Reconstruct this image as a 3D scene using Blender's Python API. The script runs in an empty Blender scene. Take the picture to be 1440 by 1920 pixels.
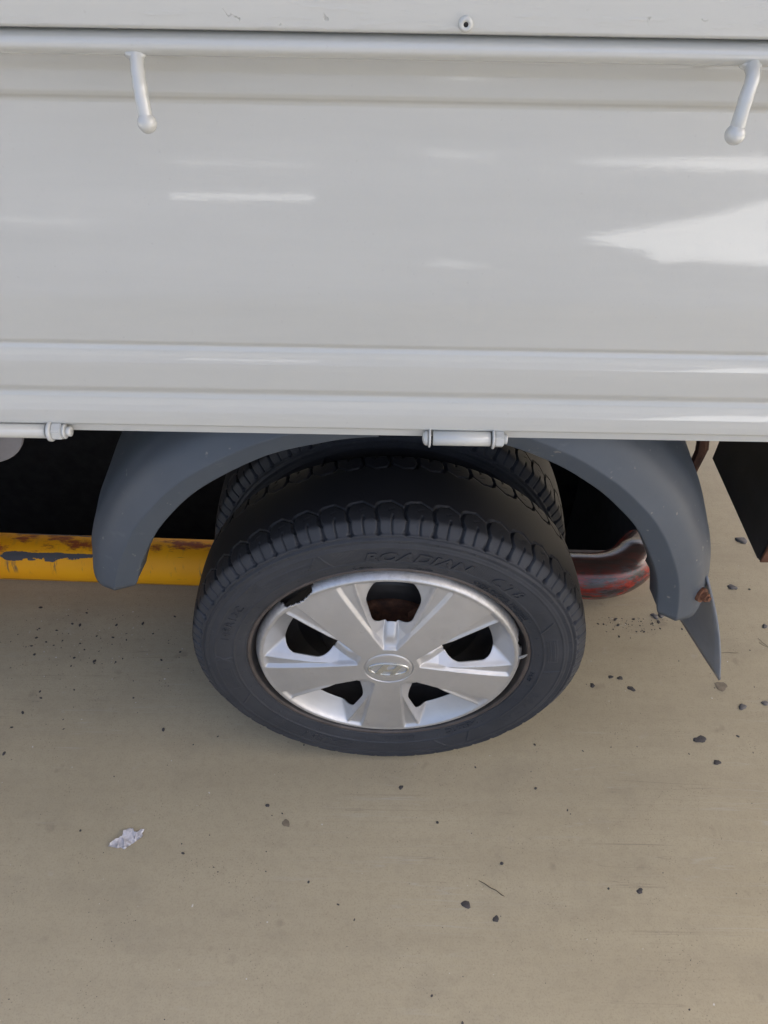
import bpy, bmesh, math, random
import numpy as np
from mathutils import Vector, Matrix, noise
from mathutils.geometry import tessellate_polygon

sc = bpy.context.scene
PI = math.pi
R = math.radians
random.seed(7)

# ------------------------------------------------------------------ camera
cam_d = bpy.data.cameras.new('camera')
cam_d.sensor_fit = 'VERTICAL'
cam_d.sensor_height = 24.0
cam_d.lens = 24.0 * 1443.0 / 1920.0
cam_d.clip_start = 0.02
cam_d.clip_end = 500
cam = bpy.data.objects.new('camera', cam_d)
sc.collection.objects.link(cam)
sc.camera = cam
PITCH, ROLL = R(44.51), R(1.0)
fw = Vector((0, math.cos(PITCH), -math.sin(PITCH)))
rt0 = Vector((1, 0, 0))
up0 = rt0.cross(fw)
rt = math.cos(ROLL) * rt0 + math.sin(ROLL) * up0
up = -math.sin(ROLL) * rt0 + math.cos(ROLL) * up0
m = Matrix((rt, up, -fw)).transposed().to_4x4()
m.translation = Vector((-0.0097, -0.5995, 1.1397))
cam.matrix_world = m

# ------------------------------------------------------------------ sky and sun
SUN_EL, SUN_AZ = R(48), R(80)          # azimuth from +Y towards +X
sun_dir = Vector((math.sin(SUN_AZ) * math.cos(SUN_EL), math.cos(SUN_AZ) * math.cos(SUN_EL), math.sin(SUN_EL)))
world = bpy.data.worlds.new('World')
sc.world = world
world.use_nodes = True
wn = world.node_tree.nodes
wl = world.node_tree.links
bg = wn['Background']
sky = wn.new('ShaderNodeTexSky')
sky.sky_type = 'NISHITA'
sky.sun_disc = False
sky.sun_elevation = SUN_EL
sky.sun_rotation = SUN_AZ
sky.air_density = 0.75
sky.dust_density = 8.0
sky.ozone_density = 0.3
wl.new(sky.outputs[0], bg.inputs[0])
bg.inputs[1].default_value = 0.08
sun_d = bpy.data.lights.new('sun', 'SUN')
sun_d.energy = 5.0
sun_d.angle = R(0.3)
sun_d.color = (1.0, 0.965, 0.92)
sun = bpy.data.objects.new('sun', sun_d)
sun.rotation_euler = (-sun_dir).to_track_quat('-Z', 'Y').to_euler()
sun.location = (0, 2, 8)
sc.collection.objects.link(sun)
vs = sc.view_settings
vs.view_transform = 'Standard'
vs.look = 'None'
vs.gamma = 1.0
vs.use_curve_mapping = False
vs.exposure = 2.7
sc.cycles.use_denoising = True
sc.cycles.max_bounces = 6
sc.cycles.diffuse_bounces = 3
sc.cycles.glossy_bounces = 4
sc.cycles.sample_clamp_indirect = 6.0
sc.cycles.caustics_reflective = False
sc.cycles.caustics_refractive = False


# ------------------------------------------------------------------ materials
class NT:
    """small node helper"""
    def __init__(s, name):
        s.m = bpy.data.materials.new(name)
        s.m.use_nodes = True
        s.n = s.m.node_tree.nodes
        s.l = s.m.node_tree.links
        s.b = s.n['Principled BSDF']
        s.tc = s.n.new('ShaderNodeTexCoord')

    def link(s, a, b):
        s.l.new(a, b)

    def coord(s, scale=(1, 1, 1), rot=(0, 0, 0), src='Object'):
        mp = s.n.new('ShaderNodeMapping')
        mp.inputs['Scale'].default_value = scale
        mp.inputs['Rotation'].default_value = rot
        s.link(s.tc.outputs[src], mp.inputs[0])
        return mp.outputs[0]

    def noise(s, scale, detail=4, rough=.55, co=None, dist=0.0):
        t = s.n.new('ShaderNodeTexNoise')
        t.inputs['Scale'].default_value = scale
        t.inputs['Detail'].default_value = detail
        t.inputs['Roughness'].default_value = rough
        t.inputs['Distortion'].default_value = dist
        s.link(co if co is not None else s.tc.outputs['Object'], t.inputs['Vector'])
        return t.outputs['Fac']

    def voro(s, scale, feat='F1', co=None):
        t = s.n.new('ShaderNodeTexVoronoi')
        t.feature = feat
        t.inputs['Scale'].default_value = scale
        s.link(co if co is not None else s.tc.outputs['Object'], t.inputs['Vector'])
        return t.outputs['Distance']

    def ramp(s, fac, stops, interp='LINEAR'):
        t = s.n.new('ShaderNodeValToRGB')
        cr = t.color_ramp
        cr.interpolation = interp
        while len(cr.elements) < len(stops):
            cr.elements.new(0.5)
        for e, (p, c) in zip(cr.elements, stops):
            e.position = p
            e.color = (c[0], c[1], c[2], 1) if not isinstance(c, (int, float)) else (c, c, c, 1)
        s.link(fac, t.inputs[0])
        return t.outputs[0]

    def mix(s, fac, a, b, mode='MIX'):
        t = s.n.new('ShaderNodeMix')
        t.data_type = 'RGBA'
        t.blend_type = mode
        for sock, v in ((t.inputs[0], fac), (t.inputs[6], a), (t.inputs[7], b)):
            if isinstance(v, (int, float)):
                sock.default_value = v
            elif isinstance(v, tuple):
                sock.default_value = (v[0], v[1], v[2], 1)
            else:
                s.link(v, sock)
        return t.outputs[2]

    def math(s, op, a, b=0.0, c=None):
        t = s.n.new('ShaderNodeMath')
        t.operation = op
        for k, v in enumerate((a, b) if c is None else (a, b, c)):
            if isinstance(v, (int, float)):
                t.inputs[k].default_value = v
            else:
                s.link(v, t.inputs[k])
        return t.outputs[0]

    def sep(s, src=None):
        t = s.n.new('ShaderNodeSeparateXYZ')
        s.link(src if src is not None else s.tc.outputs['Object'], t.inputs[0])
        return t.outputs

    def bump(s, h, strength=.3, dist=.001, prev=None):
        t = s.n.new('ShaderNodeBump')
        t.inputs['Strength'].default_value = strength
        t.inputs['Distance'].default_value = dist
        s.link(h, t.inputs['Height'])
        if prev is not None:
            s.link(prev, t.inputs['Normal'])
        return t.outputs[0]

    def out(s, color=None, rough=None, normal=None, metallic=None, **kw):
        for key, v in (('Base Color', color), ('Roughness', rough), ('Normal', normal), ('Metallic', metallic)):
            if v is None:
                continue
            if isinstance(v, (int, float)):
                s.b.inputs[key].default_value = v
            elif isinstance(v, tuple):
                s.b.inputs[key].default_value = (v[0], v[1], v[2], 1)
            else:
                s.link(v, s.b.inputs[key])
        for k, v in kw.items():
            s.b.inputs[k.replace('_', ' ')].default_value = v
        return s.m


def M_paint(name, cracks=False):
    t = NT(name)
    co = t.coord((.6, 1, 5))
    n1 = t.noise(5, 4, .6, co)
    col = t.ramp(n1, [(.3, (.480, .484, .452)), (.7, (.514, .518, .485))])
    # faint grime streaks and tiny dark specks
    sp = t.noise(260, 2, .5)
    col = t.mix(t.ramp(sp, [(.70, 0.0), (.78, .35)]), col, (.40, .39, .37))
    st = t.noise(9, 5, .7, t.coord((.35, 1, 26)))
    col = t.mix(t.ramp(st, [(.60, 0.0), (.80, .22)]), col, (.46, .45, .42))
    peel = t.noise(330, 2, .5)
    wav = t.noise(3.0, 2, .5, t.coord((1, 1, 2.2)))
    nb = t.bump(wav, .35, .004)
    nb = t.bump(peel, .16, .0004, nb)
    drag = t.noise(10, 3, .6, t.coord((.7, 1, 34)))
    nb = t.bump(drag, .22, .0006, nb)
    if cracks:
        wob = t.noise(160, 3, .6)
        cc = t.n.new('ShaderNodeVectorMath'); cc.operation = 'MULTIPLY_ADD'
        t.link(wob, cc.inputs[0]); cc.inputs[1].default_value = (.014, .014, .014)
        t.link(t.tc.outputs['Object'], cc.inputs[2])
        cr = t.voro(62, 'DISTANCE_TO_EDGE', cc.outputs[0])
        msk = t.noise(55, 3, .6)
        k = t.math('MULTIPLY', t.ramp(cr, [(.0, 1.0), (.028, 0.0)]), t.ramp(msk, [(.62, 0.0), (.66, 1.0)]))
        nb = t.bump(t.math('SUBTRACT', 1.0, k), .7, .0012, nb)
        col = t.mix(t.math('MULTIPLY', k, .15), col, (.34, .32, .29))
        lump = t.noise(38, 4, .65, t.coord((.5, 1, 3)))
        nb = t.bump(t.ramp(lump, [(.52, 0.0), (.62, 1.0)]), .3, .0008, nb)
    cb = t.bump(peel, .04, .0003)
    cb = t.bump(t.noise(95, 3, .6), .018, .0005, cb)
    cb = t.bump(drag, .02, .0003, cb)
    t.link(cb, t.b.inputs['Coat Normal'])
    return t.out(col, .38, nb, Coat_Weight=1.0, Coat_Roughness=.035, Coat_IOR=1.60)


def M_floor():
    t = NT('floor_coating')
    big = t.noise(1.6, 5, .6)
    col = t.ramp(big, [(.3, (.362, .313, .212)), (.7, (.414, .360, .248))])
    streak = t.noise(4, 6, .65, t.coord((.28, 3.2, 1)))
    col = t.mix(t.ramp(streak, [(.40, .0), (.68, .30)]), col, (.270, .226, .155))
    fine = t.noise(380, 4, .7)
    col = t.mix(t.ramp(fine, [(.30, .42), (.50, 0.0)]), col, (.19, .162, .112))
    pore = t.voro(210)
    pm = t.noise(14, 3, .6)
    col = t.mix(t.math('MULTIPLY', t.ramp(pore, [(.10, .8), (.18, 0.0)]), t.ramp(pm, [(.50, 0.0), (.60, 1.0)])), col, (.12, .10, .07))
    stain = t.noise(23, 2, .5)
    col = t.mix(t.ramp(stain, [(.70, 0.0), (.76, .30)]), col, (.15, .125, .095))
    pale = t.noise(30, 4, .6)
    col = t.mix(t.ramp(pale, [(.66, 0.0), (.74, .25)]), col, (.42, .38, .32))
    mid = t.noise(75, 4, .7)
    col = t.mix(t.ramp(mid, [(.34, .16), (.52, 0.0)]), col, (.22, .186, .130))
    blot = t.noise(7.5, 5, .65, t.coord((1, 1.6, 1)))
    col = t.mix(t.ramp(blot, [(.52, 0.0), (.72, .28)]), col, (.235, .205, .152))
    # hairline scratches in two directions
    nb = None
    for k, (rz, sc_, w) in enumerate(((R(12), (2.2, 60, 1), .011), (R(-38), (1.6, 75, 1), .008), (R(72), (2.5, 70, 1), .007))):
        v = t.noise(1.0, 2, .4, t.coord(sc_, (0, 0, rz)))
        d = t.math('ABSOLUTE', t.math('SUBTRACT', v, .5))
        line = t.ramp(d, [(0.0, 1.0), (w, 0.0)])
        msk = t.ramp(t.noise(2.6 + k, 3, .5), [(.54, 0.0), (.66, 1.0)])
        f = t.math('MULTIPLY', line, msk)
        col = t.mix(t.math('MULTIPLY', f, .55), col, (.40, .37, .30) if k != 1 else (.15, .13, .10))
    rough = t.ramp(big, [(.3, .42), (.7, .58)])
    nb = t.bump(t.noise(900, 2, .5), .18, .0004)
    nb = t.bump(t.noise(60, 4, .6), .10, .0012, nb)
    return t.out(col, rough, nb, Specular_IOR_Level=.45)


def M_rubber():
    t = NT('tyre_rubber')
    n = t.noise(14, 5, .65)
    x, y, z = t.sep()
    rr = t.math('SQRT', t.math('ADD', t.math('MULTIPLY', x, x), t.math('MULTIPLY', z, z)))
    wall = t.ramp(t.math('ADD', rr, t.math('MULTIPLY', n, .004)), [(.2640, 1.0), (.2670, 0.0)])
    dusty = t.ramp(n, [(.3, (.028, .031, .037)), (.7, (.044, .047, .054))])
    col = t.mix(wall, (.0125, .0125, .014), dusty)
    d = t.noise(120, 4, .7)
    col = t.mix(t.math('MULTIPLY', t.ramp(d, [(.60, 0.0), (.78, .45)]), wall), col, (.10, .10, .10))
    scf = t.noise(30, 5, .75)
    col = t.mix(t.math('MULTIPLY', t.ramp(scf, [(.62, 0.0), (.72, .30)]), wall), col, (.075, .074, .072))
    ang = t.math('ARCTAN2', z, x)
    # moulded radial serration behind the big lettering
    ser = t.math('SINE', t.math('MULTIPLY', ang, 900.0))
    band = t.math('MULTIPLY', t.math('GREATER_THAN', rr, .2085), t.math('LESS_THAN', rr, .2315))
    top = t.math('MULTIPLY', t.math('GREATER_THAN', ang, R(57)), t.math('LESS_THAN', ang, R(108)))
    bot = t.math('MULTIPLY', t.math('GREATER_THAN', ang, R(-140)), t.math('LESS_THAN', ang, R(-70)))
    msk = t.math('MULTIPLY', band, t.math('ADD', top, bot))
    nb = t.bump(t.math('MULTIPLY', ser, msk), .35, .0005)
    nb = t.bump(t.noise(500, 3, .6), .25, .0004, nb)
    return t.out(col, .60, nb, Specular_IOR_Level=.36)


def simple(name, col, rough=.5, metallic=0.0, var=.12, nscale=30, bump=.15, bdist=.0006, bscale=None, **kw):
    t = NT(name)
    n = t.noise(nscale, 4, .6)
    lo = tuple(c * (1 - var) for c in col)
    hi = tuple(min(1, c * (1 + var)) for c in col)
    c = t.ramp(n, [(.3, lo), (.7, hi)])
    nb = t.bump(t.noise(bscale or nscale * 8, 3, .6), bump, bdist) if bump else None
    return t.out(c, rough, nb, metallic, **kw)


def M_fender():
    t = NT('fender_plastic')
    n = t.noise(7, 5, .6)
    col = t.ramp(n, [(.3, (.050, .064, .082)), (.7, (.070, .086, .106))])
    sc_ = t.noise(26, 5, .7, t.coord((1, .5, 2.2), (0, R(35), 0)))
    col = t.mix(t.ramp(sc_, [(.60, 0.0), (.72, .35)]), col, (.14, .15, .16))
    sp = t.noise(95, 2, .5)
    col = t.mix(t.ramp(sp, [(.70, 0.0), (.74, .6)]), col, (.24, .23, .21))
    nb = t.bump(t.noise(1100, 2, .5), .25, .0003)
    nb = t.bump(t.noise(16, 3, .5), .2, .002, nb)
    return t.out(col, .50, nb, Specular_IOR_Level=.5)


def M_cap():
    t = NT('silver_cap_paint')
    n = t.noise(11, 5, .6)
    col = t.ramp(n, [(.3, (.50, .50, .50)), (.7, (.60, .60, .60))])
    d = t.noise(42, 5, .75)
    col = t.mix(t.ramp(d, [(.60, 0.0), (.78, .40)]), col, (.28, .265, .24))
    x, y, z = t.sep()
    rr = t.math('SQRT', t.math('ADD', t.math('MULTIPLY', x, x), t.math('MULTIPLY', z, z)))
    rim = t.ramp(rr, [(.166, 0.0), (.181, 1.0)])
    sc_ = t.noise(75, 5, .75)
    col = t.mix(t.math('MULTIPLY', rim, t.ramp(sc_, [(.48, 0.0), (.62, .55)])), col, (.30, .29, .27))
    rough = t.ramp(t.noise(60, 4, .6), [(.3, .36), (.7, .50)])
    nb = t.bump(t.noise(1500, 2, .5), .12, .0002)
    nb = t.bump(t.math('MULTIPLY', rim, sc_), .5, .0015, nb)
    return t.out(col, rough, nb, .72)


def M_pipe_yellow():
    t = NT('worn_yellow_pipe_paint')
    x, y, z = t.sep()
    n = t.noise(9, 4, .6)
    col = t.ramp(n, [(.3, (.86, .35, .004)), (.7, (.95, .42, .005))])
    # wear gathers on the upper back of the pipe where wheels rub
    edge = t.noise(13, 6, .68, t.coord((.55, 1.3, 1.3)))
    w = t.math('ADD', t.math('MULTIPLY', t.math('SUBTRACT', z, .086), 14.0), edge)
    col = t.mix(t.ramp(w, [(.50, 0.0), (.56, 1.0)]), col, (.33, .075, .018))
    col = t.mix(t.ramp(w, [(.60, 0.0), (.64, 1.0)]), col, (.055, .045, .042))
    sk = t.noise(14, 5, .7, t.coord((4.2, 1, .5)))
    band = t.ramp(z, [(.046, 0.0), (.058, 1.0), (.068, 1.0), (.075, .2)])
    col = t.mix(t.math('MULTIPLY', band, t.ramp(sk, [(.58, 0.0), (.66, .8)])), col, (.09, .075, .06))
    # big peeled patch on the upper face and a long black scrape low down
    px = t.math('MULTIPLY', t.math('GREATER_THAN', t.math('ADD', x, t.math('MULTIPLY', edge, .10)), -.655), t.math('LESS_THAN', t.math('ADD', x, t.math('MULTIPLY', edge, .12)), -.455))
    pz = t.math('GREATER_THAN', t.math('ADD', z, t.math('MULTIPLY', edge, .045)), .0985)
    pz2 = t.math('LESS_THAN', t.math('ADD', z, t.math('MULTIPLY', edge, .012)), .0890)
    col = t.mix(t.math('MULTIPLY', px, t.math('MULTIPLY', pz, pz2)), col, (.075, .072, .075))
    sl_ = t.math('LESS_THAN', t.math('ABSOLUTE', t.math('SUBTRACT', t.math('ADD', z, t.math('MULTIPLY', x, .004)), .0235)), .0011)
    col = t.mix(t.math('MULTIPLY', sl_, t.ramp(t.noise(7, 4, .7, t.coord((1, .1, .1))), [(.44, 0.0), (.50, .9)])), col, (.045, .03, .02))
    ln = t.noise(6, 4, .7, t.coord((.8, 30, 30)))
    col = t.mix(t.ramp(ln, [(.66, 0.0), (.70, .85)]), col, (.10, .045, .02))
    nb = t.bump(t.ramp(w, [(.50, 1.0), (.56, 0.0)]), .4, .0008)
    nb = t.bump(t.noise(60, 4, .6), .15, .0012, nb)
    return t.out(col, .62, nb, Specular_IOR_Level=.35)


def M_pipe_red():
    t = NT('scuffed_red_pipe_paint')
    st = t.noise(15, 6, .7, t.coord((1.1, 5, 5)))
    col = t.ramp(st, [(.42, (.030, .022, .022)), (.50, (.15, .014, .010)), (.62, (.30, .026, .014)), (.72, (.10, .03, .026))])
    st2 = t.noise(11, 6, .72, t.coord((1.5, 8, 8)))
    col = t.mix(t.ramp(st2, [(.50, 0.0), (.60, .9)]), col, (.060, .056, .062))
    x, y, z = t.sep()
    col = t.mix(t.ramp(t.math('ADD', z, t.math('MULTIPLY', st, .03)), [(.088, 0.0), (.1, .9)]), col, (.035, .024, .020))
    return t.out(col, .20, t.bump(st, .30, .0012))


def M_rust(name, dark=1.0):
    t = NT(name)
    n = t.noise(60, 6, .7)
    c = lambda r, g, b: (r * dark, g * dark, b * dark)
    col = t.ramp(n, [(.3, c(.05, .024, .014)), (.55, c(.16, .065, .032)), (.75, c(.27, .14, .08))])
    return t.out(col, .85, t.bump(t.noise(180, 4, .7), .6, .0015))


MAT = dict(
    paint=M_paint('gate_paint'), rail=M_paint('rail_paint', True), floor=M_floor(), rubber=M_rubber(),
    fender=M_fender(), cap=M_cap(), yellow=M_pipe_yellow(), red=M_pipe_red(),
    rust=M_rust('rusty_steel'), rustdark=M_rust('dark_rusty_hub', .55), rustbox=M_rust('rusty_box_edge', .8),
    steel=simple('black_steel', (.018, .018, .019), .55, 0, .3),
    rim=simple('dark_rim_steel', (.030, .027, .026), .5, .0, .35),
    flange=simple('rim_flange_steel', (.085, .070, .062), .5, .2, .35),
    bolt=simple('painted_bolt', (.50, .505, .48), .34, 0, .06, Coat_Weight=.6),
    hole=simple('hole_black', (.008, .008, .008), .8, bump=0),
    emblem=simple('emblem_silver', (.62, .64, .63), .25, .9, .05, bump=0),
    chip=simple('dark_rubber_crumb', (.050, .046, .046), .75, 0, .35, 150),
    stone=simple('grey_stone_chip', (.11, .105, .105), .75, 0, .35, 150),
    pale=simple('pale_grit', (.55, .52, .47), .8, 0, .2, 150),
    white=simple('white_paint_flake', (.62, .60, .62), .7, 0, .25, 160, .6, .002),
    twig=simple('dry_twig', (.07, .055, .038), .8, 0, .2, 200),
    hair=simple('fine_fibre', (.10, .085, .065), .8, 0, .2, 200),
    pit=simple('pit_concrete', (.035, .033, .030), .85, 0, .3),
    plate=simple('grey_plastic_bracket', (.20, .19, .19), .45, 0, .1),
    shade_sheet=simple('shade_sheet_mat', (.55, .54, .52), .7, 0, .05, bump=0),
    apron=simple('apron_asphalt', (.075, .073, .070), .85, 0, .15, 3),
    concrete=simple('pale_concrete', (.44, .45, .46), .8, 0, .06, 5),
    flap=simple('mud_flap_rubber', (.175, .190, .212), .42, 0, .12, 20),
    stain=simple('brown_stain', (.17, .14, .10), .6, 0, .25, 90, bump=0),
    under=simple('underbody_black', (.013, .013, .013), .8, 0, .3),
)


# ------------------------------------------------------------------ object helpers
def link(name, me, mat=None, parent=None, smooth=True, **props):
    o = bpy.data.objects.new(name, me)
    sc.collection.objects.link(o)
    if mat is not None and len(me.materials) == 0:
        me.materials.append(MAT[mat])
    if smooth:
        me.polygons.foreach_set('use_smooth', [True] * len(me.polygons))
    if parent is not None:
        o.parent = parent
    for k, v in props.items():
        o[k] = v
    return o


def from_data(verts, faces):
    me = bpy.data.meshes.new('mesh')
    me.from_pydata([tuple(map(float, v)) for v in verts], [], [tuple(map(int, f)) for f in faces])
    me.update()
    return me


def grid_mesh(P, wrap_u=False, wrap_v=False, keep=None, flip=False):
    """P: (nu, nv, 3) numpy array to a quad mesh; keep: (nu', nv') mask of faces"""
    nu, nv, _ = P.shape
    I = np.arange(nu * nv).reshape(nu, nv)
    a = I if wrap_u else I[:-1]
    b = np.roll(I, -1, 0) if wrap_u else I[1:]
    def cut(q):
        return q if wrap_v else q[:, :-1]
    def nxt(q):
        return np.roll(q, -1, 1) if wrap_v else q[:, 1:]
    F = np.stack([cut(a), cut(b), nxt(b), nxt(a)], -1)
    if keep is not None:
        F = F[keep]
    F = F.reshape(-1, 4)
    if flip:
        F = F[:, ::-1]
    V = P.reshape(-1, 3)
    used = np.unique(F)
    remap = -np.ones(len(V), int)
    remap[used] = np.arange(len(used))
    V = V[used]
    F = remap[F]
    me = bpy.data.meshes.new('mesh')
    me.vertices.add(len(V))
    me.vertices.foreach_set('co', V.astype(np.float32).ravel())
    me.loops.add(F.size)
    me.loops.foreach_set('vertex_index', F.astype(np.int32).ravel())
    me.polygons.add(len(F))
    me.polygons.foreach_set('loop_start', np.arange(0, F.size, 4, dtype=np.int32))
    me.update(calc_edges=True)
    return me


def lathe(profile, n=96, centre=(0, 0, 0), flip=False):
    """profile [(r, y)], revolved about the Y axis through centre"""
    th = np.linspace(0, 2 * PI, n, endpoint=False)
    pr = np.array(profile)
    P = np.zeros((n, len(pr), 3))
    P[..., 0] = np.cos(th)[:, None] * pr[None, :, 0] + centre[0]
    P[..., 1] = pr[None, :, 1] + centre[1]
    P[..., 2] = np.sin(th)[:, None] * pr[None, :, 0] + centre[2]
    return grid_mesh(P, wrap_u=True, flip=flip)


def lathe_x(profile, n=40, centre=(0, 0, 0)):
    """profile [(x, r)] revolved about an X axis"""
    th = np.linspace(0, 2 * PI, n, endpoint=False)
    pr = np.array(profile)
    P = np.zeros((n, len(pr), 3))
    P[..., 0] = pr[None, :, 0] + centre[0]
    P[..., 1] = np.cos(th)[:, None] * pr[None, :, 1] + centre[1]
    P[..., 2] = np.sin(th)[:, None] * pr[None, :, 1] + centre[2]
    return grid_mesh(P, wrap_u=True)


def tube_bm(bm, pts, radii, n=14, cap=True):
    pts = [Vector(p) for p in pts]
    if isinstance(radii, (int, float)):
        radii = [radii] * len(pts)
    rings = []
    ref = None
    for i, p in enumerate(pts):
        d = (pts[min(i + 1, len(pts) - 1)] - pts[max(i - 1, 0)]).normalized()
        if ref is None:
            ref = d.orthogonal().normalized()
        ref = (ref - d * ref.dot(d)).normalized()
        b = d.cross(ref)
        rings.append([bm.verts.new(p + radii[i] * (math.cos(2 * PI * k / n) * ref + math.sin(2 * PI * k / n) * b)) for k in range(n)])
    for a, b in zip(rings, rings[1:]):
        for k in range(n):
            bm.faces.new((a[k], a[(k + 1) % n], b[(k + 1) % n], b[k]))
    if cap:
        bm.faces.new(rings[0][::-1])
        bm.faces.new(rings[-1])


def bm_mesh(bm, bevel=0, seg=2):
    bmesh.ops.recalc_face_normals(bm, faces=bm.faces)
    if bevel:
        bmesh.ops.bevel(bm, geom=list(bm.edges), offset=bevel, segments=seg, affect='EDGES', clamp_overlap=True)
    me = bpy.data.meshes.new('mesh')
    bm.to_mesh(me)
    bm.free()
    return me


def box_mesh(lo, hi, bevel=.003, seg=2):
    bm = bmesh.new()
    bmesh.ops.create_cube(bm, size=1)
    for v in bm.verts:
        v.co = Vector([(lo[k] + hi[k]) / 2 + v.co[k] * (hi[k] - lo[k]) for k in range(3)])
    return bm_mesh(bm, bevel, seg)


def fillet(poly, rad, seg=6):
    """rounded polyline; rad one number or one per point"""
    out = []
    n = len(poly)
    for i, p in enumerate(poly):
        r_ = rad[i] if isinstance(rad, (list, tuple)) else rad
        if i in (0, n - 1) or r_ <= 0:
            out.append(tuple(p))
            continue
        p = Vector(p); a = Vector(poly[i - 1]); b = Vector(poly[i + 1])
        da = (a - p); db = (b - p)
        la, lb = da.length, db.length
        da.normalize(); db.normalize()
        ang = da.angle(db)
        if ang > PI - .02:
            out.append(tuple(p)); continue
        tl = min(r_ / math.tan(ang / 2), la * .48, lb * .48)
        s0 = p + da * tl; s1 = p + db * tl
        for k in range(seg + 1):
            u = k / seg
            q = (1 - u) ** 2 * s0 + 2 * u * (1 - u) * p + u * u * s1
            out.append((q.x, q.y))
    return out


def extrude_x(profile, x0, x1, nx=2, wob=0.0, closed=False):
    pr = np.array(profile)
    xs = np.linspace(x0, x1, nx)
    P = np.zeros((nx, len(pr), 3))
    P[..., 0] = xs[:, None]
    P[..., 1] = pr[None, :, 0]
    P[..., 2] = pr[None, :, 1]
    if wob:
        for i, x in enumerate(xs):
            for j in range(len(pr)):
                P[i, j, 1] += wob * noise.noise((x * 2.2, pr[j, 1] * 5, 3.1))
    return grid_mesh(P, wrap_v=closed)


# ------------------------------------------------------------------ setting
# floor: one sheet with the inspection pit cut out of it
PITX, PITY0, PITY1, PITL = .575, .452, 1.12, -4.0
xs_ = [-6.0, PITL, PITX, 5.0]
ys_ = [-1.45, PITY0, PITY1, 5.0]
fv = [(x, y, 0) for y in ys_ for x in xs_]
ff = []
for j in range(3):
    for i in range(3):
        if (i, j) != (1, 1):
            k = j * 4 + i
            ff.append((k, k + 1, k + 5, k + 4))
BAY = (-6.0, -3.4, 5.0, 5.0)
ap = link('apron', from_data([(-60, -60, -.004), (60, -60, -.004), (60, BAY[1], -.004), (-60, BAY[1], -.004), (BAY[2], BAY[1], -.004), (60, BAY[3], -.004), (BAY[2], BAY[3], -.004),
                              (60, 60, -.004), (-60, 60, -.004), (-60, BAY[3], -.004), (BAY[0], BAY[1], -.004), (BAY[0], BAY[3], -.004)],
                             [(0, 1, 2, 4, 10, 3), (4, 2, 5, 6), (9, 11, 6, 5, 7, 8), (3, 10, 11, 9)]), 'apron', smooth=False, kind='structure')
link('added_pale_strip', from_data([(-6, -3.4, 0), (5, -3.4, 0), (5, -1.452, 0), (-6, -1.452, 0)], [(0, 1, 2, 3)]), 'concrete', smooth=False, kind='structure')  # added unseen strip so the sun patches reflect neutral in the gate
floor = link('floor', from_data(fv, ff), 'floor', smooth=False, kind='structure')
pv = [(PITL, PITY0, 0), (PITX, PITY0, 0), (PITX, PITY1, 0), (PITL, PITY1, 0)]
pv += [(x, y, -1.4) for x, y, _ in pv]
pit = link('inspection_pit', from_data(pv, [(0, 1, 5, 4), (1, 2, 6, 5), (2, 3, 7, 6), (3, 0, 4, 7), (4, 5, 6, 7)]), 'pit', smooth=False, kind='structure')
# steel angle along the pit edge
link('pit_edge', box_mesh((PITL, PITY0 - .010, .0), (PITX - .004, PITY0 + .004, .006), .001), 'flange', smooth=False, kind='structure')

# canopy is unseen, added to cast the shade; gaps shaped to place sun patches in front
CZ = 4.0
off = Vector((sun_dir.x / sun_dir.z * CZ, sun_dir.y / sun_dir.z * CZ))
gaps = [
    [(.70, -2.585), (1.47, -2.64), (2.6, -2.80), (2.6, -2.30), (1.45, -2.48), (.95, -2.535), (.72, -2.560)],
    [(.60, -1.89), (.86, -1.99), (1.12, -2.10), (1.34, -2.225), (2.5, -2.10), (2.5, -1.60), (1.17, -1.715), (.95, -1.745), (.82, -1.725), (.80, -1.80)],
    [(-.775, -2.205), (-.27, -2.22), (-.265, -2.168), (-.775, -2.160)],
    [(-.83, -2.515), (-.295, -2.52), (-.295, -2.503), (-.83, -2.498)],
    [(.13, -2.655), (.39, -2.65), (.385, -2.62), (.14, -2.63)],
    [(.08, -1.690), (.17, -1.712), (.20, -1.708), (.30, -1.682)],
    [(-1.6, -1.975), (-.97, -1.948), (-.97, -1.938), (-1.6, -1.958)],
]
outer = [(x + off.x, y + off.y) for x, y in ((-3.2, -3.4), (2.9, -3.4), (2.9, 2.3), (-3.2, 2.3))]
loops = [[Vector((x, y, 0)) for x, y in outer]]
for g in gaps:
    loops.append([Vector((x + off.x, y + off.y, 0)) for x, y in g])
flat = [v for lp in loops for v in lp]
tris = tessellate_polygon(loops)
can = link('unseen_shade_sheet', from_data([(v.x, v.y, CZ) for v in flat], tris), 'shade_sheet', smooth=False, kind='structure')
sm = can.modifiers.new('thick', 'SOLIDIFY'); sm.thickness = .004; sm.offset = 1

# ------------------------------------------------------------------ guard pipe on the floor
pipe = bpy.data.objects.new('guard_pipe', None)
sc.collection.objects.link(pipe)
pipe['label'] = 'worn yellow steel guard pipe with red scuffed elbow lying behind the wheel'
pipe['category'] = 'guard pipe'
PR = .044
sl = -(.375 - .352) / (.637 + .383)
def pipe_y(x):
    return .352 + (x - .383) * sl
bm = bmesh.new()
tube_bm(bm, [(x, pipe_y(x), PR + .001) for x in np.linspace(-3.0, -.10, 24)], PR, 40)
link('straight_section', bm_mesh(bm), 'yellow', pipe, label='yellow painted length with rubbed and rusty patches')
bm = bmesh.new()
pts = [(x, pipe_y(x), PR + .001) for x in (-.0995, .1, .25, .38)]
er = .115
cx, cy = .38, pipe_y(.38) + er
for k in range(1, 11):
    a = k / 10 * R(48)
    pts.append((cx + er * math.sin(a), cy - er * math.cos(a), PR + .001))
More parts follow.
